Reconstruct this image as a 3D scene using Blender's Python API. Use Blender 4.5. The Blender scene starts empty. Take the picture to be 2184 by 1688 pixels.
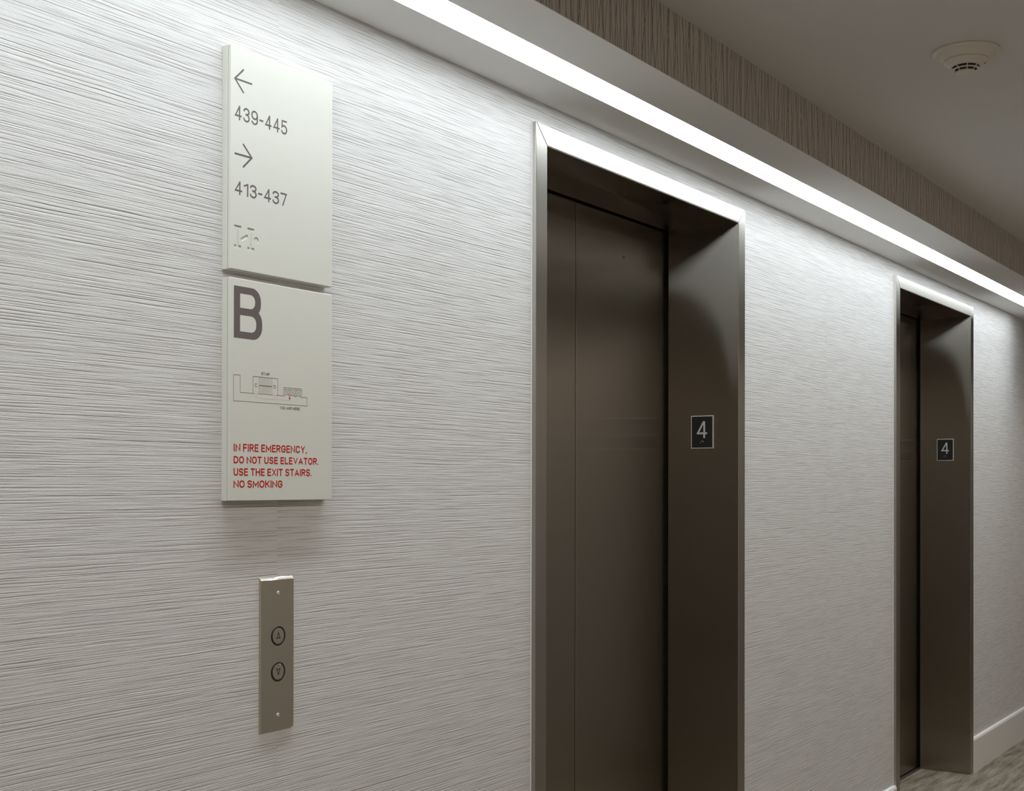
import bpy, bmesh, math, random
from mathutils import Vector, Matrix

# ------------------------------------------------------------------ scene, camera, world, exposure
S = bpy.context.scene
C = S.collection
FOCAL_PX, YAW, PITCH, ROLL, CY = 2780.0, 0.977390945, 0.00450286855, 0.0018344801, 1019.5

cd = bpy.data.cameras.new('camera')
cd.sensor_fit = 'HORIZONTAL'
cd.sensor_width = 36.0
cd.lens = 36.0 * FOCAL_PX / 2184.0
cd.shift_y = (CY - 844.0) / 2184.0
cd.clip_start = 0.02
cam = bpy.data.objects.new('camera', cd)
C.objects.link(cam)
cam.matrix_world = (Matrix.Translation((0, -1.6338, 1.3505)) @ Matrix.Rotation(-YAW, 4, 'Z')
                    @ Matrix.Rotation(math.pi / 2 + PITCH, 4, 'X') @ Matrix.Rotation(ROLL, 4, 'Z'))
S.camera = cam

w = bpy.data.worlds.new('world'); S.world = w
w.use_nodes = True
w.node_tree.nodes['Background'].inputs[0].default_value = (0.02, 0.02, 0.02, 1)
S.view_settings.view_transform = 'Standard'
S.view_settings.look = 'None'
S.view_settings.exposure = 0.0
S.view_settings.gamma = 1.0
S.view_settings.use_curve_mapping = False
S.cycles.max_bounces = 10
S.cycles.glossy_bounces = 6
S.cycles.diffuse_bounces = 6
S.cycles.sample_clamp_indirect = 6.0
S.cycles.use_denoising = True
S.cycles.denoising_prefilter = 'ACCURATE'

LENS_W = 19.0             # watts of the strip's downward optics
STRIP_L = 13.9            # radiance of the linear cove light
FILL_W = 13.5             # watts of each fill light added in the ceiling, all beyond the frame
FILL_SPOTS = [(-3.6 + 1.0 * i, -1.62) for i in range(15)]
STRIP_X0, STRIP_X1 = -3.6, 7.04
SOF = 2.2345              # underside of the bulkhead
CEIL = 2.381
YOPP = -2.25              # face of the opposite wall
XL, XR = -4.5, 12.0       # ends of the corridor

# ------------------------------------------------------------------ materials
def mat(name):
    m = bpy.data.materials.new(name); m.use_nodes = True
    nt = m.node_tree
    return m, nt, nt.nodes['Principled BSDF']

def nd(nt, typ, **kw):
    n = nt.nodes.new(typ)
    for k, v in kw.items():
        if k.startswith('i_'):
            key = k[2:]
            n.inputs[int(key) if key.isdigit() else key].default_value = v
        else:
            setattr(n, k, v)
    return n

def mth(nt, op, a, b=None, c=None):
    n = nt.nodes.new('ShaderNodeMath'); n.operation = op
    for i, v in enumerate((a, b, c)):
        if v is None: continue
        if isinstance(v, (int, float)): n.inputs[i].default_value = v
        else: nt.links.new(v, n.inputs[i])
    return n.outputs[0]

def plain(name, col, rough=0.5, metal=0.0, spec=0.5, var=0.03, vscale=40, bump=0.0, bscale=300):
    m, nt, b = mat(name)
    tc = nd(nt, 'ShaderNodeTexCoord')
    nz = nd(nt, 'ShaderNodeTexNoise', i_Scale=vscale, i_Detail=3.0)
    nt.links.new(tc.outputs['Object'], nz.inputs['Vector'])
    mx = nd(nt, 'ShaderNodeMix', data_type='RGBA')
    mx.inputs[6].default_value = (*[c * (1 - var) for c in col], 1)
    mx.inputs[7].default_value = (*[min(1, c * (1 + var)) for c in col], 1)
    nt.links.new(nz.outputs['Fac'], mx.inputs[0])
    nt.links.new(mx.outputs[2], b.inputs['Base Color'])
    b.inputs['Roughness'].default_value = rough
    b.inputs['Metallic'].default_value = metal
    b.inputs['Specular IOR Level'].default_value = spec
    if bump:
        n2 = nd(nt, 'ShaderNodeTexNoise', i_Scale=bscale, i_Detail=2.0)
        nt.links.new(tc.outputs['Object'], n2.inputs['Vector'])
        bp = nd(nt, 'ShaderNodeBump', i_Strength=bump, i_Distance=0.001)
        nt.links.new(n2.outputs['Fac'], bp.inputs['Height'])
        nt.links.new(bp.outputs[0], b.inputs['Normal'])
    return m

def wallpaper_ribbed():
    m, nt, b = mat('ribbed_wallpaper')
    tc = nd(nt, 'ShaderNodeTexCoord')
    sp = nd(nt, 'ShaderNodeSeparateXYZ'); nt.links.new(tc.outputs['Object'], sp.inputs[0])
    X, Z = sp.outputs[0], sp.outputs[2]
    # each hung length of paper has its own offset, so the ribs jump at the vertical seams
    off = mth(nt, 'MULTIPLY', mth(nt, 'FLOOR', mth(nt, 'DIVIDE', mth(nt, 'SUBTRACT', X, 1.68), 0.902)), 3.37)
    # slow wander of the ribs
    cw = nd(nt, 'ShaderNodeCombineXYZ')
    nt.links.new(mth(nt, 'MULTIPLY', X, 9.0), cw.inputs[0]); nt.links.new(mth(nt, 'MULTIPLY', Z, 38.0), cw.inputs[2])
    nt.links.new(off, cw.inputs[1])
    wn = nd(nt, 'ShaderNodeTexNoise', i_Scale=1.0, i_Detail=2.0); nt.links.new(cw.outputs[0], wn.inputs['Vector'])
    zz = mth(nt, 'ADD', Z, mth(nt, 'MULTIPLY', mth(nt, 'SUBTRACT', wn.outputs['Fac'], 0.5), 0.0030))
    def rib(sx, sz, det, ofs):
        cc = nd(nt, 'ShaderNodeCombineXYZ')
        nt.links.new(mth(nt, 'MULTIPLY', X, sx), cc.inputs[0])
        nt.links.new(mth(nt, 'ADD', off, ofs), cc.inputs[1])
        nt.links.new(mth(nt, 'MULTIPLY', zz, sz), cc.inputs[2])
        n = nd(nt, 'ShaderNodeTexNoise', i_Scale=1.0, i_Detail=det, i_Roughness=0.5)
        nt.links.new(cc.outputs[0], n.inputs['Vector'])
        return n.outputs['Fac']
    def grooves(pitch, seed, lo, hi, width, along):
        """rows of fine creases; every row fades in and out along its length and sits at its own height"""
        zp = mth(nt, 'DIVIDE', zz, pitch)
        ci = nd(nt, 'ShaderNodeCombineXYZ'); ci.inputs[1].default_value = seed
        nt.links.new(mth(nt, 'MULTIPLY', X, 1.6), ci.inputs[0]); nt.links.new(mth(nt, 'MULTIPLY', zp, 0.45), ci.inputs[2])
        ni = nd(nt, 'ShaderNodeTexNoise', i_Scale=1.0, i_Detail=0.0); nt.links.new(ci.outputs[0], ni.inputs['Vector'])
        v = mth(nt, 'ADD', mth(nt, 'ADD', zp, mth(nt, 'MULTIPLY', off, 0.37)), mth(nt, 'MULTIPLY', ni.outputs['Fac'], 1.3))
        row = mth(nt, 'FLOOR', v)
        wn = nd(nt, 'ShaderNodeTexWhiteNoise', noise_dimensions='1D'); nt.links.new(mth(nt, 'ADD', row, seed), wn.inputs['W'])
        pos = mth(nt, 'ADD', mth(nt, 'MULTIPLY', wn.outputs['Value'], 0.44), 0.28)
        d = mth(nt, 'ABSOLUTE', mth(nt, 'SUBTRACT', mth(nt, 'SUBTRACT', v, row), pos))
        ca = nd(nt, 'ShaderNodeCombineXYZ')
        nt.links.new(mth(nt, 'MULTIPLY', X, along), ca.inputs[0]); nt.links.new(mth(nt, 'MULTIPLY', row, 7.317), ca.inputs[1]); nt.links.new(off, ca.inputs[2])
        na = nd(nt, 'ShaderNodeTexNoise', i_Scale=1.0, i_Detail=1.0); nt.links.new(ca.outputs[0], na.inputs['Vector'])
        am = nd(nt, 'ShaderNodeMapRange', interpolation_type='SMOOTHSTEP'); am.inputs[1].default_value = lo; am.inputs[2].default_value = hi
        nt.links.new(na.outputs['Fac'], am.inputs[0])
        pr = nd(nt, 'ShaderNodeMapRange', interpolation_type='SMOOTHSTEP'); pr.inputs[2].default_value = width / pitch
        pr.inputs[3].default_value = 1.0; pr.inputs[4].default_value = 0.0
        nt.links.new(d, pr.inputs[0])
        return mth(nt, 'MULTIPLY', am.outputs[0], pr.outputs[0])
    g1 = grooves(0.0060, 1.7, 0.36, 0.64, 0.00125, 7.0)
    g2 = grooves(0.0037, 31.3, 0.42, 0.66, 0.00095, 10.0)
    n3 = rib(9.0, 470.0, 1.0, 12.7)
    n4 = rib(420.0, 560.0, 0.0, 4.1)
    gr = mth(nt, 'MAXIMUM', g1, mth(nt, 'MULTIPLY', g2, 0.7))
    h = mth(nt, 'ADD', mth(nt, 'MULTIPLY', gr, -0.25), mth(nt, 'ADD', mth(nt, 'MULTIPLY', n3, 0.30), mth(nt, 'MULTIPLY', n4, 0.11)))
    bp = nd(nt, 'ShaderNodeBump', i_Strength=1.0, i_Distance=0.0016)
    nt.links.new(h, bp.inputs['Height']); nt.links.new(bp.outputs[0], b.inputs['Normal'])
    mx = nd(nt, 'ShaderNodeMix', data_type='RGBA')
    mx.inputs[6].default_value = (0.672, 0.655, 0.637, 1)
    mx.inputs[7].default_value = (0.43, 0.39, 0.365, 1)
    nt.links.new(gr, mx.inputs[0]); nt.links.new(mx.outputs[2], b.inputs['Base Color'])
    b.inputs['Roughness'].default_value = 0.62
    b.inputs['Specular IOR Level'].default_value = 0.25
    return m

def wallpaper_reeds(name, paper, ink):
    """taupe paper printed with thin dark crossing stalks"""
    m, nt, b = mat(name)
    tc = nd(nt, 'ShaderNodeTexCoord')
    sp = nd(nt, 'ShaderNodeSeparateXYZ'); nt.links.new(tc.outputs['Object'], sp.inputs[0])
    X, Z = sp.outputs[0], sp.outputs[2]
    tot = None
    for k, (cell, tilt, wd) in enumerate([(0.031, 0.7, 0.0011), (0.037, 1.2, 0.0010), (0.043, 1.6, 0.0010), (0.029, 0.35, 0.0010), (0.053, 1.9, 0.0009)]):
        wob = nd(nt, 'ShaderNodeTexNoise', i_Scale=1.0)
        cc = nd(nt, 'ShaderNodeCombineXYZ'); cc.inputs[1].default_value = k * 5.3
        nt.links.new(mth(nt, 'MULTIPLY', X, 3.0), cc.inputs[0]); nt.links.new(mth(nt, 'MULTIPLY', Z, 11.0), cc.inputs[2])
        nt.links.new(cc.outputs[0], wob.inputs['Vector'])
        xx = mth(nt, 'ADD', X, mth(nt, 'MULTIPLY', wob.outputs['Fac'], 0.012))
        u = mth(nt, 'DIVIDE', xx, cell)
        cid = mth(nt, 'FLOOR', u)
        wn = nd(nt, 'ShaderNodeTexWhiteNoise', noise_dimensions='1D')
        nt.links.new(mth(nt, 'ADD', cid, 17.3 * k), wn.inputs['W'])
        sc = nd(nt, 'ShaderNodeSeparateColor'); nt.links.new(wn.outputs['Color'], sc.inputs[0])
        zr = mth(nt, 'MULTIPLY', mth(nt, 'SUBTRACT', Z, 2.31), tilt)
        pos = mth(nt, 'ADD', mth(nt, 'MULTIPLY', mth(nt, 'SUBTRACT', sc.outputs[1], 0.5), mth(nt, 'DIVIDE', zr, cell / 0.35)),
                  mth(nt, 'ADD', mth(nt, 'MULTIPLY', sc.outputs[0], 0.5), 0.25))
        d = mth(nt, 'MULTIPLY', mth(nt, 'ABSOLUTE', mth(nt, 'SUBTRACT', mth(nt, 'FRACT', u), pos)), cell)
        ln = mth(nt, 'LESS_THAN', d, wd)
        tot = ln if tot is None else mth(nt, 'MAXIMUM', tot, ln)
    mx = nd(nt, 'ShaderNodeMix', data_type='RGBA')
    mx.inputs[6].default_value = (*paper, 1)
    mx.inputs[7].default_value = (*ink, 1)
    nt.links.new(tot, mx.inputs[0]); nt.links.new(mx.outputs[2], b.inputs['Base Color'])
    b.inputs['Roughness'].default_value = 0.6
    return m

def steel(name, col, rough, aniso=-0.84, dist='BECKMANN'):
    """brushed steel, grain running vertically: wide scatter across the grain, tight along it"""
    m, nt, b = mat(name)
    nt.nodes.remove(b)
    g = nd(nt, 'ShaderNodeBsdfAnisotropic', distribution=dist)
    g.inputs['Anisotropy'].default_value = aniso
    tg = nd(nt, 'ShaderNodeTangent', direction_type='RADIAL', axis='Z')
    nt.links.new(tg.outputs[0], g.inputs['Tangent'])
    tc = nd(nt, 'ShaderNodeTexCoord')
    mp = nd(nt, 'ShaderNodeMapping'); mp.inputs['Scale'].default_value = (350, 350, 3)
    nt.links.new(tc.outputs['Object'], mp.inputs[0])
    nz = nd(nt, 'ShaderNodeTexNoise', i_Scale=1.0, i_Detail=1.0); nt.links.new(mp.outputs[0], nz.inputs['Vector'])
    mx = nd(nt, 'ShaderNodeMix', data_type='RGBA')
    mx.inputs[6].default_value = (*[c * 0.985 for c in col], 1); mx.inputs[7].default_value = (*[c * 1.015 for c in col], 1)
    nt.links.new(nz.outputs['Fac'], mx.inputs[0]); nt.links.new(mx.outputs[2], g.inputs['Color'])
    g.inputs['Roughness'].default_value = rough
    nt.links.new(g.outputs[0], nt.nodes['Material Output'].inputs['Surface'])
    return m

def carpet():
    m, nt, b = mat('carpet')
    tc = nd(nt, 'ShaderNodeTexCoord')
    mp = nd(nt, 'ShaderNodeMapping'); mp.inputs['Scale'].default_value = (4, 30, 1)
    mp.inputs['Rotation'].default_value = (0, 0, 0.5)
    nt.links.new(tc.outputs['Object'], mp.inputs[0])
    n1 = nd(nt, 'ShaderNodeTexNoise', i_Scale=1.0, i_Detail=5.0, i_Roughness=0.65); nt.links.new(mp.outputs[0], n1.inputs['Vector'])
    n2 = nd(nt, 'ShaderNodeTexNoise', i_Scale=260.0, i_Detail=2.0); nt.links.new(tc.outputs['Object'], n2.inputs['Vector'])
    f = mth(nt, 'ADD', mth(nt, 'MULTIPLY', n1.outputs['Fac'], 0.75), mth(nt, 'MULTIPLY', n2.outputs['Fac'], 0.25))
    cr = nd(nt, 'ShaderNodeValToRGB')
    cr.color_ramp.elements[0].position = 0.36; cr.color_ramp.elements[0].color = (0.115, 0.092, 0.068, 1)
    cr.color_ramp.elements[1].position = 0.60; cr.color_ramp.elements[1].color = (0.30, 0.262, 0.208, 1)
    nt.links.new(f, cr.inputs[0]); nt.links.new(cr.outputs[0], b.inputs['Base Color'])
    b.inputs['Roughness'].default_value = 0.95; b.inputs['Specular IOR Level'].default_value = 0.1
    bp = nd(nt, 'ShaderNodeBump', i_Strength=0.8, i_Distance=0.004)
    nt.links.new(n2.outputs['Fac'], bp.inputs['Height']); nt.links.new(bp.outputs[0], b.inputs['Normal'])
    return m

def emitter(name, col, strength):
    m, nt, b = mat(name)
    b.inputs['Base Color'].default_value = (0.8, 0.8, 0.8, 1)
    b.inputs['Emission Color'].default_value = (*col, 1)
    b.inputs['Emission Strength'].default_value = strength
    return m

M_WALL = wallpaper_ribbed()
M_REED = wallpaper_reeds('reed_wallpaper', (0.58, 0.525, 0.46), (0.215, 0.18, 0.146))
M_HALL = wallpaper_reeds('hall_wallpaper', (0.44, 0.41, 0.375), (0.26, 0.24, 0.22))
M_PAINT = plain('white_ceiling_paint', (0.70, 0.68, 0.655), 0.85, var=0.015, vscale=6, bump=0.15)
M_SOFFIT = plain('white_bulkhead_paint', (0.90, 0.895, 0.88), 0.85, var=0.01, vscale=6, bump=0.15)
M_TRIM = plain('painted_trim', (0.76, 0.735, 0.705), 0.45, var=0.015)
M_CARPET = carpet()
M_FRAME = steel('brushed_steel_frame', (0.48, 0.455, 0.42), 0.35, -0.62)
M_DOOR = steel('brushed_steel_door', (0.375, 0.34, 0.295), 0.247, -0.82)
M_PANEL = steel('brushed_steel_panel', (0.76, 0.70, 0.60), 0.30)
M_DARK = plain('dark_gap', (0.02, 0.02, 0.02), 0.7)
M_SILL = plain('sill_aluminium', (0.35, 0.34, 0.32), 0.4, metal=1.0)
M_SIGN = plain('sign_cream', (0.68, 0.665, 0.60), 0.38, var=0.01)
M_INK = plain('sign_taupe_ink', (0.125, 0.10, 0.093), 0.5)
M_RED = plain('sign_red_ink', (0.47, 0.010, 0.006), 0.6, spec=0.15)
M_BLACK = plain('plate_black', (0.006, 0.0055, 0.005), 0.5)
M_SILVER = plain('plate_silver', (0.55, 0.52, 0.47), 0.5, metal=0.3)
M_RING = plain('button_ring_black', (0.012, 0.011, 0.011), 0.4)
M_BEIGE = plain('detector_plastic', (0.74, 0.68, 0.585), 0.45, var=0.02)
M_LED = emitter('strip_diffuser_glow', (0.87, 0.955, 1.0), STRIP_L)
M_FILL = emitter('fill_spot_glow', (1.0, 0.955, 0.90), 4.0)  # glowing disc of the added, unseen fill lights

# ------------------------------------------------------------------ mesh helpers
def link(name, bm, m, parent=None, smooth=False):
    bmesh.ops.recalc_face_normals(bm, faces=bm.faces[:])
    me = bpy.data.meshes.new(name)
    bm.to_mesh(me); bm.free()
    if smooth:
        for p in me.polygons: p.use_smooth = True
    o = bpy.data.objects.new(name, me); C.objects.link(o)
    me.materials.append(m)
    if parent: 
        o.parent = parent
        o.matrix_parent_inverse = Matrix.Translation(-parent_world(parent))
    return o

def parent_world(p):
    v = Vector((0, 0, 0))
    while p is not None:
        v += p.location
        p = p.parent if p.type == 'EMPTY' else None
        if p is None: break
    return v

def box(bm, x0, x1, y0, y1, z0, z1, bevel=0.0, seg=2):
    r = bmesh.ops.create_cube(bm, size=1.0)
    vs = r['verts']
    bmesh.ops.scale(bm, vec=(x1 - x0, y1 - y0, z1 - z0), verts=vs)
    bmesh.ops.translate(bm, vec=((x0 + x1) / 2, (y0 + y1) / 2, (z0 + z1) / 2), verts=vs)
    if bevel:
        es = list({e for v in vs for e in v.link_edges})
        bmesh.ops.bevel(bm, geom=es, offset=bevel, segments=seg, affect='EDGES', profile=0.5)

def prism(bm, pts, axis, a0, a1):
    """extrude a 2D polygon along axis; pts give the other two coordinates in order (x,y,z without axis)"""
    def mk(p, a):
        if axis == 'x': return (a, p[0], p[1])
        if axis == 'y': return (p[0], a, p[1])
        return (p[0], p[1], a)
    lo = [bm.verts.new(mk(p, a0)) for p in pts]
    hi = [bm.verts.new(mk(p, a1)) for p in pts]
    n = len(pts)
    bm.faces.new(lo); bm.faces.new(hi[::-1])
    for i in range(n):
        bm.faces.new((lo[i], hi[i], hi[(i + 1) % n], lo[(i + 1) % n]))

def lathe(bm, prof, cx, cy, cz, axis='z', n=64, cap0=True, cap1=True):
    """prof: list of (r, h); axis z goes up, axis y goes towards the viewer (-Y)"""
    rings = []
    for r, h in prof:
        ring = []
        for i in range(n):
            a = 2 * math.pi * i / n
            if axis == 'z': p = (cx + r * math.cos(a), cy + r * math.sin(a), cz + h)
            elif axis == 'y': p = (cx + r * math.cos(a), cy - h, cz + r * math.sin(a))
            else: p = (cx - h, cy + r * math.cos(a), cz + r * math.sin(a))
            ring.append(bm.verts.new(p))
        rings.append(ring)
    for a, b in zip(rings, rings[1:]):
        for i in range(n):
            bm.faces.new((a[i], a[(i + 1) % n], b[(i + 1) % n], b[i]))
    if cap0: bm.faces.new(rings[0])
    if cap1: bm.faces.new(rings[-1])

def stroke(bm, a, b, wd, y0, y1, cap=0.0):
    """thin bar between two (x,z) points standing on the plane y0, up to y1"""
    ax, az = a; bx, bz = b
    dx, dz = bx - ax, bz - az
    L = math.hypot(dx, dz); dx /= L; dz /= L
    ax -= dx * cap; az -= dz * cap; bx += dx * cap; bz += dz * cap
    nx, nz = -dz * wd / 2, dx * wd / 2
    prism(bm, [(ax + nx, az + nz), (bx + nx, bz + nz), (bx - nx, bz - nz), (ax - nx, az - nz)], 'y', y0, y1)

def tag(o, label, cat, group=None, kind=None):
    if label: o['label'] = label
    if cat: o['category'] = cat
    if group: o['group'] = group
    if kind: o['kind'] = kind
    return o

def thing(name, loc, label, cat, group=None, kind=None):
    o = bpy.data.objects.new(name, None); C.objects.link(o)
    o.location = loc; o.empty_display_size = 0.05
    return tag(o, label, cat, group, kind)

def _arc(cx, cy, rx, ry, a0, a1, n=12):
    return [(cx + rx * math.cos(math.radians(a0 + (a1 - a0) * i / n)), cy + ry * math.sin(math.radians(a0 + (a1 - a0) * i / n))) for i in range(n + 1)]
def _stad(w, h0, h1, r):
    return _arc(w / 2, h1 - r, w / 2, r, 180, 0) + _arc(w / 2, h0 + r, w / 2, r, 0, -180) + [(0, h1 - r)]
# plain grotesque capitals and figures as centre lines: width, strokes (cap height 1)
def glyph(ch):
    L = lambda *p: list(p)
    if ch == 'A': w = .64; return w, [L((0, 0), (w / 2, 1), (w, 0)), L((.15 * w, .29), (.85 * w, .29))]
    if ch == 'C': w = .56; return w, [_arc(w / 2, .68, w / 2, .32, 20, 180) + _arc(w / 2, .32, w / 2, .32, 180, 340)]
    if ch == 'D': w = .58; return w, [L((0, 0), (0, 1), (.35 * w, 1)) + _arc(.35 * w, .66, .65 * w, .34, 90, 0, 8) + _arc(.35 * w, .34, .65 * w, .34, 0, -90, 8) + L((0, 0), (0, .1))]
    if ch == 'E': w = .46; return w, [L((w, 1), (0, 1), (0, 0), (w, 0)), L((0, .52), (.9 * w, .52))]
    if ch == 'F': w = .45; return w, [L((w, 1), (0, 1), (0, 0)), L((0, .50), (.88 * w, .50))]
    if ch == 'G': w = .58; return w, [_arc(w / 2, .68, w / 2, .32, 22, 180) + _arc(w / 2, .32, w / 2, .32, 180, 360) + L((w, .47), (.52 * w, .47))]
    if ch == 'H': w = .58; return w, [L((0, 0), (0, 1)), L((w, 0), (w, 1)), L((0, .52), (w, .52))]
    if ch == 'I': return .001, [L((0, 0), (0, 1))]
    if ch == 'K': w = .56; return w, [L((0, 0), (0, 1)), L((w * .95, 1), (0, .38)), L((.33 * w, .60), (w, 0))]
    if ch == 'L': w = .43; return w, [L((0, 1), (0, 0), (w, 0))]
    if ch == 'M': w = .72; return w, [L((0, 0), (0, 1), (w / 2, .25), (w, 1), (w, 0))]
    if ch == 'N': w = .58; return w, [L((0, 0), (0, 1), (w, 0), (w, 1))]
    if ch == 'O': w = .60; return w, [_stad(w, 0, 1, .36)]
    if ch == 'R': w = .52; return w, [L((0, 0), (0, 1), (.5 * w, 1)) + _arc(.5 * w, .745, .5 * w, .255, 90, -90, 12) + L((0, .49)), L((.52 * w, .49), (w, 0))]
    if ch == 'S': w = .53; return w, [_arc(w / 2, .75, w / 2, .25, 25, 180) + _arc(.52 * w, .76, .52 * w, .26, 200, 262, 5) + _arc(.48 * w, .26, .52 * w, .26, 80, 0, 6) + _arc(w / 2, .25, w / 2, .25, -8, -155)]
    if ch == 'T': w = .52; return w, [L((0, 1), (w, 1)), L((w / 2, 1), (w / 2, 0))]
    if ch == 'U': w = .56; return w, [L((0, 1), (0, .3)) + _arc(w / 2, .3, w / 2, .3, 180, 360) + L((w, 1))]
    if ch == 'V': w = .62; return w, [L((0, 1), (w / 2, 0), (w, 1))]
    if ch == 'X': w = .58; return w, [L((0, 0), (w, 1)), L((0, 1), (w, 0))]
    if ch == 'Y': w = .60; return w, [L((0, 1), (w / 2, .45), (w, 1)), L((w / 2, .47), (w / 2, 0))]
    if ch == '1': w = .30; return w, [L((0, .80), (w, .985), (w, 0))]
    if ch == '3': w = .50; return w, [_arc(w / 2, .77, .47 * w, .23, 165, -90) + L((.42 * w, .54)), _arc(w / 2, .27, w / 2, .27, 90, -165)]
    if ch == '4': w = .54; return w, [L((.74 * w, 0), (.74 * w, 1)), L((.72 * w, 1), (0, .27), (w, .27))]
    if ch == '5': w = .50; return w, [L((.93 * w, 1), (.12 * w, 1), (.06 * w, .50)) + _arc(.48 * w, .315, .52 * w, .315, 135, -155, 16)]
    if ch == '7': w = .50; return w, [L((0, 1), (w, 1), (.34 * w, 0))]
    if ch == '9': w = .52; return w, [_stad(w, .40, 1, .29), L((w, .70), (w, .30)) + _arc(w / 2, .28, w / 2, .28, 0, -155)]
    if ch == '-': w = .26; return w, [L((0, .45), (w, .45))]
    if ch == '.': return .001, [L((0, -.06), (0, .10))]
    if ch == ',': return .02, [L((.03, .10), (.03, -.02), (-.03, -.20))]
    return .03, []

def ribbon(bm, pts, wd, y0, y1):
    """mitred flat band along an open polyline of (x, z) points"""
    q = [pts[0]]
    for p in pts[1:]:
        if math.hypot(p[0] - q[-1][0], p[1] - q[-1][1]) > 1e-6: q.append(p)
    n = len(q); lf, rt = [], []
    for i in range(n):
        d0 = d1 = None
        if i > 0: d0 = Vector((q[i][0] - q[i - 1][0], q[i][1] - q[i - 1][1])).normalized()
        if i < n - 1: d1 = Vector((q[i + 1][0] - q[i][0], q[i + 1][1] - q[i][1])).normalized()
        d0 = d0 or d1; d1 = d1 or d0
        n0 = Vector((-d0.y, d0.x)); n1 = Vector((-d1.y, d1.x))
        m = n0 + n1
        if m.length < 0.3: m = n0
        m = m.normalized(); k = wd / 2 / max(0.42, m.dot(n0))
        lf.append((q[i][0] + m.x * k, q[i][1] + m.y * k)); rt.append((q[i][0] - m.x * k, q[i][1] - m.y * k))
    V = lambda p, y: bm.verts.new((p[0], y, p[1]))
    A = [V(p, y1 - i * 7e-7) for i, p in enumerate(lf)]; B = [V(p, y1 - i * 7e-7) for i, p in enumerate(rt)]; A0 = [V(p, y0) for p in lf]; B0 = [V(p, y0) for p in rt]
    for i in range(n - 1):
        bm.faces.new((A[i], A[i + 1], B[i + 1], B[i])); bm.faces.new((A[i], A0[i], A0[i + 1], A[i + 1]))
        bm.faces.new((B[i], B[i + 1], B0[i + 1], B0[i]))
    bm.faces.new((A[0], B[0], B0[0], A0[0])); bm.faces.new((A[-1], A0[-1], B0[-1], B[-1]))

def text_bm(s, x0, x1, z0, z1, y0, y1, st=0.0022, gap=0.15):
    """lettering fitted between x0..x1 with cap height z0..z1, raised from y0 to y1 (facing -Y)"""
    h = z1 - z0; hs = st / 2
    gl = [glyph(c) for c in s]
    n = len(s)
    fixed = n * st + (n - 1) * (gap * h)
    k = (x1 - x0 - fixed) / (sum(g[0] for g in gl) * h)
    bm = bmesh.new(); x = x0; idx = 0
    for ch, (w, strokes) in zip(s, gl):
        for pl in strokes:
            pts = [(x + hs + px * h * k, z0 + hs + pz * (h - st)) for px, pz in pl]
            if pts[0] != pts[-1] and ch not in '.,':
                for i, j in ((0, 1), (-1, -2)):              # square ends, trimmed to the letter's box below
                    e = Vector((pts[i][0] - pts[j][0], pts[i][1] - pts[j][1])).normalized() * hs
                    pts[i] = (pts[i][0] + e.x, pts[i][1] + e.y)
            nv = len(bm.verts)
            ribbon(bm, pts, st, y0, y1 - 0.00001 * (idx % 3)); idx += 1
            if ch not in '.,':
                bm.verts.ensure_lookup_table()
                for v in bm.verts[nv:]:
                    v.co.z = min(max(v.co.z, z0), z1); v.co.x = min(max(v.co.x, x), x + w * h * k + st)
        x += w * h * k + st + gap * h
    return bm

def merge(dst, src):
    me = bpy.data.meshes.new('tmp'); src.to_mesh(me); src.free()
    dst.from_mesh(me); bpy.data.meshes.remove(me)

# ------------------------------------------------------------------ the setting
DOORS = [(2.5485, 3.6170), (5.1690, 6.2215)]     # clear openings along the wall
HEAD = 2.1335
FACE, PROUD, REVEAL = 0.0475, 0.0125, 0.222

bm = bmesh.new()                                    # elevator wall with its two openings
xs = [XL]
for a, b_ in DOORS: xs += [a - 0.012, b_ + 0.012]
xs.append(XR)
for i in range(0, len(xs), 2):
    box(bm, xs[i], xs[i + 1], 0.0, 0.20, -0.1, CEIL + 0.1)
for a, b_ in DOORS:
    box(bm, a - 0.012, b_ + 0.012, 0.0, 0.20, HEAD + 0.012, CEIL + 0.1)
tag(link('wall_back', bm, M_WALL), 'pale ribbed wallpaper wall holding the two elevator doors', 'wall', kind='structure')

bm = bmesh.new(); box(bm, XL - .2, XR + .2, YOPP - 0.15, YOPP, -0.1, CEIL + 0.1)
tag(link('wall_front', bm, M_HALL), 'taupe reed wallpaper wall facing the elevators', 'wall', kind='structure')
bm = bmesh.new(); box(bm, XL - 0.15, XL, YOPP, 0.2, -0.1, CEIL + 0.1)
tag(link('wall_left', bm, M_HALL), 'taupe wall closing the near end of the corridor', 'wall', kind='structure')
bm = bmesh.new(); box(bm, XR, XR + 0.15, YOPP, 0.2, -0.1, CEIL + 0.1)
tag(link('wall_right', bm, M_HALL), 'taupe wall closing the far end of the corridor', 'wall', kind='structure')

bm = bmesh.new(); box(bm, XL - .2, XR + .2, YOPP - 0.15, 0.0, CEIL, CEIL + 0.12)
tag(link('ceiling', bm, M_PAINT), 'plain grey-white corridor ceiling', 'ceiling', kind='structure')

bm = bmesh.new()
box(bm, XL - .2, XR + .2, YOPP - 0.15, 0.0, -0.12, 0.0)
for a, b_ in DOORS: box(bm, a - 0.01, b_ + 0.01, 0.0, REVEAL - 0.004, -0.12, 0.0)
tag(link('floor', bm, M_CARPET), 'grey-brown streaked carpet floor', 'floor', kind='structure')

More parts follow.
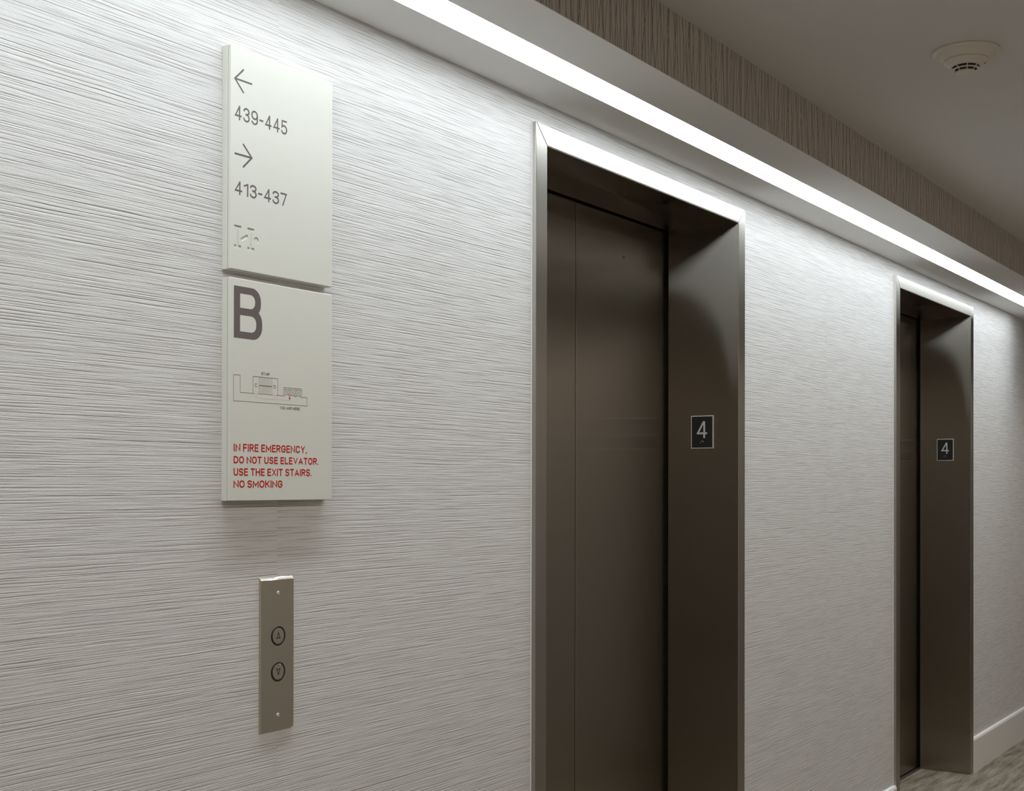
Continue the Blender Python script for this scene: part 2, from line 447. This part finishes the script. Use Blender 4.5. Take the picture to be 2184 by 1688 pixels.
# bulkhead along the top of the elevator wall, with the slot of the strip light
BK, S0, S1 = -0.3363, -0.2035, -0.1235
bulk = thing('trim_1', (3.0, -0.17, SOF), 'low white bulkhead along the top of the elevator wall', 'bulkhead', kind='structure')
bm = bmesh.new()
box(bm, XL, XR, S1, 0.0, SOF, CEIL)
box(bm, XL, XR, BK, S0, SOF, CEIL)
box(bm, XL, STRIP_X0, S0, S1, SOF, CEIL)
box(bm, STRIP_X1, XR, S0, S1, SOF, CEIL)
box(bm, STRIP_X0, STRIP_X1, S0, S1, SOF + 0.05, CEIL)
link('bulkhead_body', bm, M_SOFFIT, bulk)
bm = bmesh.new(); box(bm, XL, XR, BK - 0.0012, BK, SOF + 0.0015, CEIL)
o = link('wallpaper_band', bm, M_REED, bulk); o['label'] = 'taupe wallpaper band printed with dark crossing reeds'

# baseboards
def baseboard(name, x0, x1, label):
    bm = bmesh.new()
    prism(bm, [(0.0, 0.0), (-0.015, 0.0), (-0.015, 0.150), (-0.0115, 0.158), (-0.004, 0.1605), (0.0, 0.1605)], 'x', x0, x1)
    tag(link(name, bm, M_TRIM), label, 'baseboard', kind='structure')
baseboard('baseboard_left', XL, DOORS[0][0] - FACE - 0.0005, 'white baseboard left of the near elevator')
baseboard('baseboard_middle', DOORS[0][1] + FACE + 0.0005, DOORS[1][0] - FACE - 0.0005, 'white baseboard between the two elevators')
baseboard('baseboard_right', DOORS[1][1] + FACE + 0.0005, XR, 'white baseboard right of the far elevator')

# elevator entrances
def entrance(name, x0, x1, label, keyhole):
    root = thing(name, ((x0 + x1) / 2, 0.1, 0.0), label, 'elevator door', kind='structure')
    g = 0.0003
    top = HEAD + FACE
    def casing(pts):
        bm = bmesh.new(); prism(bm, pts, 'y', -PROUD, 0.0)
        es = [e for e in bm.edges if all(abs(v.co.y + PROUD) < 1e-6 for v in e.verts)]
        bmesh.ops.bevel(bm, geom=es, offset=0.0016, segments=3, affect='EDGES', profile=0.5)
        link('casing', bm, M_FRAME, root)
    q = 0.0006
    casing([(x0 - FACE, 0.0), (x0 - q, 0.0), (x0 - q, HEAD + q - g), (x0 - FACE, top - g)])
    casing([(x1 + q, 0.0), (x1 + FACE, 0.0), (x1 + FACE, top - g), (x1 + q, HEAD + q - g)])
    casing([(x0 - q + g, HEAD + q), (x1 + q - g, HEAD + q), (x1 + FACE - g, top), (x0 - FACE + g, top)])
    for a in (x0 - FACE - 0.0022, x1 + FACE + 0.0002):
        bm = bmesh.new(); box(bm, a, a + 0.002, -0.0022, 0.0, 0.162, top)
        link('caulk_bead', bm, M_TRIM, root)
    for a, b_ in ((x0 - 0.004, x0), (x1, x1 + 0.004)):
        bm = bmesh.new(); box(bm, a, b_, -PROUD + 0.0012, REVEAL, 0.0, HEAD - g)
        link('jamb', bm, M_DOOR, root)
    bm = bmesh.new(); box(bm, x0, x1, -PROUD + 0.0012, REVEAL, HEAD, HEAD + 0.004)
    link('head_lining', bm, M_DOOR, root)
    mid = (x0 + x1) / 2 + 0.004
    for a, b_ in ((x0 - 0.06, mid - 0.0016), (mid + 0.0016, x1 + 0.06)):
        bm = bmesh.new(); box(bm, a, b_, REVEAL + 0.014, REVEAL + 0.046, 0.008, HEAD + 0.05, 0.0022, 3)
        leaf = link('door_leaf', bm, M_DOOR, root)
    if keyhole:
        bm = bmesh.new()
        lathe(bm, [(0.0065, 0.0), (0.0065, 0.0015), (0.0056, 0.0022), (0.0042, 0.0022), (0.0042, 0.0004)], keyhole, REVEAL + 0.014, 2.0164, 'y', 32)
        k = link('keyhole', bm, M_SILVER, leaf)
        bm = bmesh.new(); lathe(bm, [(0.0041, 0.0), (0.0041, 0.0010)], keyhole, REVEAL + 0.014, 2.0164, 'y', 24)
        merge_o = link('keyhole_bore', bm, M_DARK, leaf)
    bm = bmesh.new(); box(bm, x0 - 0.05, x1 + 0.05, REVEAL - 0.004, REVEAL + 0.05, -0.05, 0.002)
    link('sill', bm, M_SILL, root)
    bm = bmesh.new()                       # dark hoistway lining behind the leaves
    box(bm, x0 - 0.08, x1 + 0.08, REVEAL + 0.05, REVEAL + 0.06, -0.05, HEAD + 0.08)
    box(bm, x0 - 0.08, x1 + 0.08, 0.205, REVEAL + 0.05, HEAD + 0.055, HEAD + 0.065)
    box(bm, x0 - 0.075, x0 - 0.07, 0.205, REVEAL + 0.05, -0.05, HEAD + 0.055)
    box(bm, x1 + 0.07, x1 + 0.075, 0.205, REVEAL + 0.05, -0.05, HEAD + 0.055)
    link('hoistway_lining', bm, M_DARK, root)
    return root
entrance('door_1', *DOORS[0], 'near elevator door of brushed steel, beside the wall signs', 3.355)
entrance('door_2', *DOORS[1], 'far elevator door of brushed steel, near the carpet corner', None)

# ------------------------------------------------------------------ things
# strip light
t = thing('strip_light', (3.0, -0.16, SOF), 'long glowing white linear light recessed in the bulkhead', 'light')
bm = bmesh.new()
n = 24
for i in range(n):
    a = STRIP_X0 + (STRIP_X1 - STRIP_X0) * i / n; b_ = STRIP_X0 + (STRIP_X1 - STRIP_X0) * (i + 1) / n
    vs = [bm.verts.new(p) for p in ((a, S0, SOF + 0.001), (b_, S0, SOF + 0.001), (b_, S1, SOF + 0.001), (a, S1, SOF + 0.001))]
    bm.faces.new(vs)
bmesh.ops.remove_doubles(bm, verts=bm.verts[:], dist=1e-5)
link('diffuser', bm, M_LED, t)
bm = bmesh.new()
box(bm, STRIP_X0, STRIP_X1, S0, S1, SOF + 0.012, SOF + 0.05)
link('housing', bm, M_TRIM, t)

ad = bpy.data.lights.new('strip_optics', 'AREA'); ad.shape = 'RECTANGLE'; ad.size = STRIP_X1 - STRIP_X0; ad.size_y = S1 - S0
ad.energy = LENS_W; ad.spread = math.radians(80); ad.color = (0.87, 0.955, 1.0)
ao = bpy.data.objects.new('strip_optics', ad); C.objects.link(ao)
ao.location = ((STRIP_X0 + STRIP_X1) / 2 - 3.0, (S0 + S1) / 2 + 0.16, 0.0004); ao.parent = t

# made-up ceiling spots, added out of view as fill for the elevator wall
for i, (x, y) in enumerate(FILL_SPOTS):
    d = thing('fill_spot', (x, y, CEIL), 'round fill light added in the ceiling outside the view', 'fill light', 'added fill lights in the corridor ceiling')
    bm = bmesh.new(); lathe(bm, [(0.070, 0.0), (0.070, -0.004), (0.056, -0.006), (0.054, 0.0)], x, y, CEIL, 'z', 40)
    link('trim_ring', bm, M_TRIM, d)
    bm = bmesh.new(); lathe(bm, [(0.053, -0.001), (0.001, -0.0015)], x, y, CEIL, 'z', 40)
    link('lens', bm, M_FILL, d)
    ld = bpy.data.lights.new('fill_spot_lamp', 'SPOT'); ld.energy = FILL_W; ld.color = (1.0, 0.955, 0.90)
    ld.spot_size = math.radians(160); ld.spot_blend = 0.3; ld.shadow_soft_size = 0.05
    lo = bpy.data.objects.new('fill_spot_lamp', ld); C.objects.link(lo); lo.location = (0, 0, -0.02); lo.parent = d

# signs: face plane, local coordinates measured from the left edge
SX0, SX1, SY = 1.5464, 1.8010, -0.0195
def P(x, z): return (SX0 + x, z)
def sign_body(root, z0, z1):
    bm = bmesh.new(); box(bm, SX0, SX1, -0.0126, 0.0, z0, z1, 0.0004, 1)
    link('back_plate', bm, M_SIGN, root)
    bm = bmesh.new(); box(bm, SX0 + 0.0004, SX1 - 0.0004, SY, -0.0131, z0 + 0.0003, z1 - 0.0003, 0.0009, 2)
    link('face_panel', bm, M_SIGN, root)
    bm = bmesh.new(); box(bm, SX0 + 0.0012, SX1 - 0.0012, -0.0131, -0.0126, z0 + 0.001, z1 - 0.001)
    link('shadow_gap', bm, M_INK, root)
YT = SY - 0.00012
def letters(root, name, s, x0, x1, z0, z1, m, st):
    bm = text_bm(s, SX0 + x0, SX0 + x1, z0, z1, SY, YT, st)
    return link(name, bm, m, root)

sg = thing('room_direction_sign', ((SX0 + SX1) / 2, 0.0, 1.7109), 'cream wall sign with arrows and room numbers, upper of two', 'sign')
sign_body(sg, 1.7109, 2.0885)
for tip, up, lo, tail in ((P(.0100, 2.0330), P(.0303, 2.0530), P(.0303, 2.0130), P(.0500, 2.0330)),
                          (P(.0496, 1.9066), P(.0290, 1.9264), P(.0290, 1.8866), P(.0096, 1.9066))):
    bm = bmesh.new(); wd = 0.0032
    ribbon(bm, [up, tip, lo], wd, SY, YT)
    ribbon(bm, [(tip[0] + (0.0012 if tip[0] < tail[0] else -0.0012), tip[1]), tail], wd, SY, YT - 0.00001)
    link('arrow', bm, M_INK, sg)
letters(sg, 'room_numbers', '439-445', 0.0094, 0.1354, 1.9645, 1.9890, M_INK, 0.0029)
letters(sg, 'room_numbers', '413-437', 0.0095, 0.1356, 1.8382, 1.8610, M_INK, 0.0029)
# engraved mark, cut into the face: two I-beams, a slanted bar and a dot
YE = SY + 0.0010
def cutters():
    out = []
    for cx in (0.0173, 0.0479):
        for pts in ([(-.0081, 1.7862), (-.0081, 1.7806), (-.0026, 1.7806), (-.0026, 1.7530), (-.0081, 1.7530), (-.0081, 1.7474),
                     (.0081, 1.7474), (.0081, 1.7530), (.0026, 1.7530), (.0026, 1.7806), (.0081, 1.7806), (.0081, 1.7862)],):
            bm = bmesh.new(); prism(bm, [P(cx + p[0], p[1]) for p in pts], 'y', SY - 0.002, YE); out.append(bm)
    bm = bmesh.new(); stroke(bm, P(.0250, 1.7628), P(.0407, 1.7717), 0.0058, SY - 0.002, YE); out.append(bm)
    bm = bmesh.new(); lathe(bm, [(0.0059, 0.002), (0.0059, -0.0008)], SX0 + 0.0608, SY, 1.7669, 'y', 32); out.append(bm)
    return out
face = [c for c in sg.children if c.name.startswith('face_panel')][0]
tmp = []
for bm in cutters():
    bmesh.ops.recalc_face_normals(bm, faces=bm.faces[:])
    me = bpy.data.meshes.new('cut'); bm.to_mesh(me); bm.free()
    o = bpy.data.objects.new('cut', me); C.objects.link(o); tmp.append(o)
    md = face.modifiers.new('cut', 'BOOLEAN'); md.operation = 'DIFFERENCE'; md.object = o; md.solver = 'EXACT'
dg = bpy.context.evaluated_depsgraph_get(); dg.update()
me = bpy.data.meshes.new_from_object(face.evaluated_get(dg)); face.modifiers.clear()
face.data = me
for o in tmp: bpy.data.objects.remove(o)

sg = thing('evacuation_sign', ((SX0 + SX1) / 2, 0.0, 1.3203), 'cream wall sign with big B, floor map and red fire warning', 'sign')
sign_body(sg, 1.3203, 1.6972)
# the large letter, built as a clean outline with two counters
def letter_B():
    bm = bmesh.new()
    zt, zb = 1.6838, 1.5960
    st = 0.0142
    def arc(cx, cz, rx, rz, a0, a1, n=14):
        return [(cx + rx * math.cos(math.radians(a0 + (a1 - a0) * i / n)), cz + rz * math.sin(math.radians(a0 + (a1 - a0) * i / n))) for i in range(n + 1)]
    # strips of quads between the outer and inner contour of each bowl
    def bowl(x0, xo, xi, z_top, z_bot, t_top, t_bot, ro, ri, YT):
        outer = [(x0, z_top)] + arc(xo - ro, z_top - ro, ro, ro, 90, 0) + arc(xo - ro, z_bot + ro, ro, ro, 0, -90) + [(x0, z_bot)]
        inner = [(x0, z_top - t_top)] + arc(xi - ri, z_top - t_top - ri, ri, ri, 90, 0) + arc(xi - ri, z_bot + t_bot + ri, ri, ri, 0, -90) + [(x0, z_bot + t_bot)]
        f = lambda q, y: bm.verts.new((SX0 + q[0], y, q[1]))
        A = [f(q, YT) for q in outer]; B = [f(q, YT) for q in inner]
        A2 = [f(q, SY) for q in outer]; B2 = [f(q, SY) for q in inner]
        for i in range(len(outer) - 1):
            bm.faces.new((A[i], A[i + 1], B[i + 1], B[i]))
            bm.faces.new((A[i], A2[i], A2[i + 1], A[i + 1]))
            bm.faces.new((B[i], B[i + 1], B2[i + 1], B2[i]))
    box(bm, SX0 + 0.0090, SX0 + 0.0090 + st, YT, SY, zb, zt)
    bowl(0.0232, 0.0722, 0.0584, zt, 1.6356, 0.0118, 0.0120, 0.0215, 0.0110, YT - 0.00001)
    bowl(0.0232, 0.0753, 0.0612, 1.6476, zb, 0.0120, 0.0116, 0.0225, 0.0120, YT - 0.00002)
    return bm
link('letter', letter_B(), M_INK, sg)

# floor map
bm = bmesh.new(); lw = 0.00062
def path(pts, wd=lw, closed=False):
    q = pts + ([pts[0]] if closed else [])
    for a, b_ in zip(q, q[1:]): stroke(bm, P(*a), P(*b_), wd, SY, YT - 0.000006 * (len(bm.faces) // 6 % 9), cap=wd / 2)
zf = 1.5043
path([(.0572, zf), (.0238, zf), (.0238, 1.5334), (.0087, 1.5334), (.0087, 1.4894), (.1881, 1.4894), (.1881, zf), (.1697, zf)])
path([(.0538, zf), (.0538, 1.5335), (.1137, 1.5335), (.1137, zf)])
path([(.0650, zf), (.1017, zf)]); path([(.1098, zf), (.1318, zf)])
for x in (.0685, .0721, .0761, .0799, .0834, .0872, .0909, .0947, .0988): path([(x, zf), (x, 1.5335)], 0.00048)
path([(.0689, 1.51875), (.0983, 1.51875)], 0.0012)
path([(.1282, zf), (.1282, 1.5190), (.1737, 1.5190), (.1737, zf)])
for x in (.1433, .1585): path([(x, zf), (x, 1.5190)])
path([(.1401, zf), (.1468, zf)]); path([(.1548, zf), (.1616, zf)])
for x in (.1313, .1459, .1610):
    a, b_ = x, x + 0.0098
    path([(a, 1.5064), (b_, 1.5064), (b_, 1.5165), (a, 1.5165)], 0.0005, True)
    path([(a, 1.5064), (b_, 1.5165)], 0.00042); path([(a, 1.5165), (b_, 1.5064)], 0.00042)
link('floor_map', bm, M_INK, sg)
bm = bmesh.new(); ds = 0.0008
def dot(x, z): box(bm, SX0 + x - ds / 2, SX0 + x + ds / 2, YT, SY, z - ds / 2, z + ds / 2)
for i in range(25): dot(.0612 + (.1438 - .0612) * i / 24, 1.4966)
for i in range(1, 4): dot(.0611, 1.4966 + 0.00335 * i); dot(.1059, 1.4966 + 0.00335 * i)
lathe(bm, [(0.0018, 0.0), (0.0018, 0.0003)], SX0 + 0.1433, SY, 1.5006, 'y', 24)
o = link('escape_route', bm, M_RED, sg); o['label'] = 'red dotted route with a red dot'
for s, a, b_, z0, z1 in (('STAIR', .0733, .0936, 1.5372, 1.5420), ('C', .0582, .0640, 1.5158, 1.5217), ('D', .1033, .1089, 1.5159, 1.5217),
                         ('YOU ARE HERE', .1184, .1692, 1.4804, 1.4854)):
    o = link('map_caption', text_bm(s, SX0 + a, SX0 + b_, z0, z1, SY, YT, 0.00082, 0.10), M_INK, sg)
for s, b_, z0, z1 in (('IN FIRE EMERGENCY,', .1876, 1.4042, 1.4172), ('DO NOT USE ELEVATOR.', .2184, 1.3838, 1.3962),
                      ('USE THE EXIT STAIRS.', .2002, 1.3630, 1.3758), ('NO SMOKING', .1260, 1.3426, 1.3553)):
    o = letters(sg, 'warning_line', s, 0.0094, b_, z0, z1, M_RED, 0.0023); o['label'] = 'red warning lettering'

# call panel
px0, px1, pz0, pz1, pf = 1.6354, 1.7175, 0.9150, 1.1850, -0.0048
cp = thing('elevator_call_panel', ((px0 + px1) / 2, 0.0, pz0), 'narrow steel call panel with up and down buttons below the signs', 'call panel')
bm = bmesh.new()
y1 = pf
lo = [(px0, 0.0, pz0), (px1, 0.0, pz0), (px1, 0.0, pz1), (px0, 0.0, pz1)]
hi = [(px0 + 0.0006, y1, pz0 + 0.0012), (px1 - 0.0006, y1, pz0 + 0.0012), (px1 - 0.0006, y1, pz1 - 0.0048), (px0 + 0.0006, y1, pz1 - 0.0048)]
A = [bm.verts.new(p) for p in lo]; B = [bm.verts.new(p) for p in hi]
bm.faces.new(A); bm.faces.new(B[::-1])
for i in range(4): bm.faces.new((A[i], A[(i + 1) % 4], B[(i + 1) % 4], B[i]))
link('plate', bm, M_PANEL, cp)
pcx = 1.6777
for cz, up in ((1.0812, 1), (1.0180, -1)):
    bm = bmesh.new()
    lathe(bm, [(0.0141, 0.0), (0.0141, 0.0009), (0.0145, 0.0012), (0.0171, 0.0012), (0.0176, 0.0006), (0.0176, 0.0)], pcx, pf, cz, 'y', 48, False, False)
    bt = link('button', bm, M_RING, cp, True)
    bm = bmesh.new(); lathe(bm, [(0.0140, -0.0002), (0.0140, 0.0007), (0.0137, 0.0009), (0.001, 0.0009)], pcx, pf, cz, 'y', 48)
    link('cap', bm, M_PANEL, bt, False)
    bm = bmesh.new(); y0 = pf - 0.0009; yy = y0 - 0.0003
    a = (pcx, cz + up * 0.0058); l = (pcx - 0.0042, cz - up * 0.0052); r = (pcx + 0.0042, cz - up * 0.0052); mm = (pcx, cz - up * 0.0032)
    for p_, q_ in ((a, l), (l, mm), (mm, r), (r, a)): stroke(bm, p_, q_, 0.0012, y0, yy, 0.0005)
    link('arrow_mark', bm, M_RING, bt)
for cz in (1.1564, 0.9413):
    bm = bmesh.new(); lathe(bm, [(0.0037, 0.0), (0.0035, 0.0009), (0.0022, 0.0015), (0.0012, 0.0015), (0.0012, 0.0007)], pcx, pf, cz, 'y', 24)
    link('screw', bm, M_SILVER, cp, True)

# floor number plates on the jambs (face -X)
def number_plate(x, y0, y1, z0, z1, label):
    root = thing('floor_number_plate', (x, (y0 + y1) / 2, z0), label, 'number plate', 'floor number plates on the elevator jambs')
    bm = bmesh.new(); box(bm, x - 0.0022, x, y0, y1, z0, z1, 0.0004, 1)
    link('rim', bm, M_SILVER, root)
    bd = 0.0030
    bm = bmesh.new(); box(bm, x - 0.0025, x - 0.0021, y0 + bd, y1 - bd, z0 + bd, z1 - bd)
    link('face', bm, M_BLACK, root)
    # the numeral, strokes in the (y, z) plane; y grows away from the hall so the numeral reads from y1 to y0
    u = lambda f: y1 - f * (y1 - y0)         # 0 = left edge as seen
    v = lambda f: z1 - f * (z1 - z0)
    bm = bmesh.new(); xa, xb = x - 0.0025, x - 0.0033
    def bar(p_, q_, wd, cap=0.0, lift=0.0):
        ay, az = u(p_[0]), v(p_[1]); by, bz = u(q_[0]), v(q_[1])
        L = math.hypot(by - ay, bz - az); dy, dz = (by - ay) / L, (bz - az) / L
        ay -= dy * cap; az -= dz * cap; by += dy * cap; bz += dz * cap
        ny, nz = -dz * wd / 2, dy * wd / 2
        prism(bm, [(ay + ny, az + nz), (by + ny, bz + nz), (by - ny, bz - nz), (ay - ny, az - nz)], 'x', xb - lift, xa)
    tw = 0.0058
    bar((0.600, 0.175), (0.600, 0.685), tw)
    bar((0.270, 0.540), (0.725, 0.540), tw, 0.0, 0.00005)
    bar((0.600 - 0.025, 0.192), (0.312, 0.545), tw * 0.95, 0.0012, 0.0001)
    link('numeral', bm, M_SILVER, root)
    bm = bmesh.new()
    for fy, fz in ((0.43, 0.83), (0.47, 0.78), (0.535, 0.78), (0.56, 0.80)):
        lathe(bm, [(0.0011, 0.0), (0.0009, 0.0006), (0.0003, 0.0008)], x - 0.0025, u(fy), v(fz), 'x', 12)
    link('braille', bm, M_SILVER, root)
number_plate(DOORS[0][1], 0.0688, 0.1438, 1.4585, 1.5590, 'black plate numbered 4 on the near elevator jamb')
number_plate(DOORS[1][1], 0.0660, 0.1434, 1.4622, 1.5645, 'black plate numbered 4 on the far elevator jamb')

# smoke detector
dx, dy = 3.168, -0.796
sd = thing('smoke_detector', (dx, dy, CEIL), 'beige round smoke detector on the ceiling', 'smoke detector')
bm = bmesh.new()
lathe(bm, [(0.0770, 0.0), (0.0768, -0.0045), (0.0745, -0.0068), (0.0690, -0.0080), (0.0670, -0.0080), (0.0665, -0.0105), (0.0545, -0.0205), (0.0530, -0.0222), (0.040, -0.0222)], dx, dy, CEIL, 'z', 96)
link('base', bm, M_BEIGE, sd, True)
bm = bmesh.new()
lathe(bm, [(0.0505, -0.0222), (0.0512, -0.0245), (0.0500, -0.0268), (0.0365, -0.0365), (0.0340, -0.0378), (0.0300, -0.0370)], dx, dy, CEIL, 'z', 96)
link('head', bm, M_BEIGE, sd, True)
bm = bmesh.new(); lathe(bm, [(0.0300, -0.0370), (0.0205, -0.0490)], dx, dy, CEIL, 'z', 64)
link('vent_core', bm, M_DARK, sd)
bm = bmesh.new()
lathe(bm, [(0.0265, -0.0425), (0.0302, -0.0420), (0.0302, -0.0436), (0.0262, -0.0441)], dx, dy, CEIL, 'z', 64, False, False)
link('vent_ring', bm, M_BEIGE, sd)
for k in range(8):
    a = math.radians(22 + 45 * k)
    bm = bmesh.new()
    prism(bm, [(0.0200, -0.0495), (0.0340, -0.0378), (0.0330, -0.0360), (0.0190, -0.0470)], 'y', -0.0011, 0.0011)
    bmesh.ops.rotate(bm, cent=(0, 0, 0), matrix=Matrix.Rotation(a, 3, 'Z'), verts=bm.verts[:])
    bmesh.ops.translate(bm, vec=(dx, dy, CEIL), verts=bm.verts[:])
    link('vent_rib', bm, M_BEIGE, sd)
bm = bmesh.new()
lathe(bm, [(0.0215, -0.0475), (0.0222, -0.0490), (0.0215, -0.0508), (0.0195, -0.0520), (0.001, -0.0524)], dx, dy, CEIL, 'z', 64)
link('cap', bm, M_BEIGE, sd, True)
bm = bmesh.new()
lathe(bm, [(0.0022, 0.0), (0.0018, -0.0012)], dx + 0.043 * math.cos(math.radians(-75)), dy + 0.043 * math.sin(math.radians(-75)), CEIL - 0.0318, 'z', 16)
link('indicator_lamp', bm, M_DARK, sd)
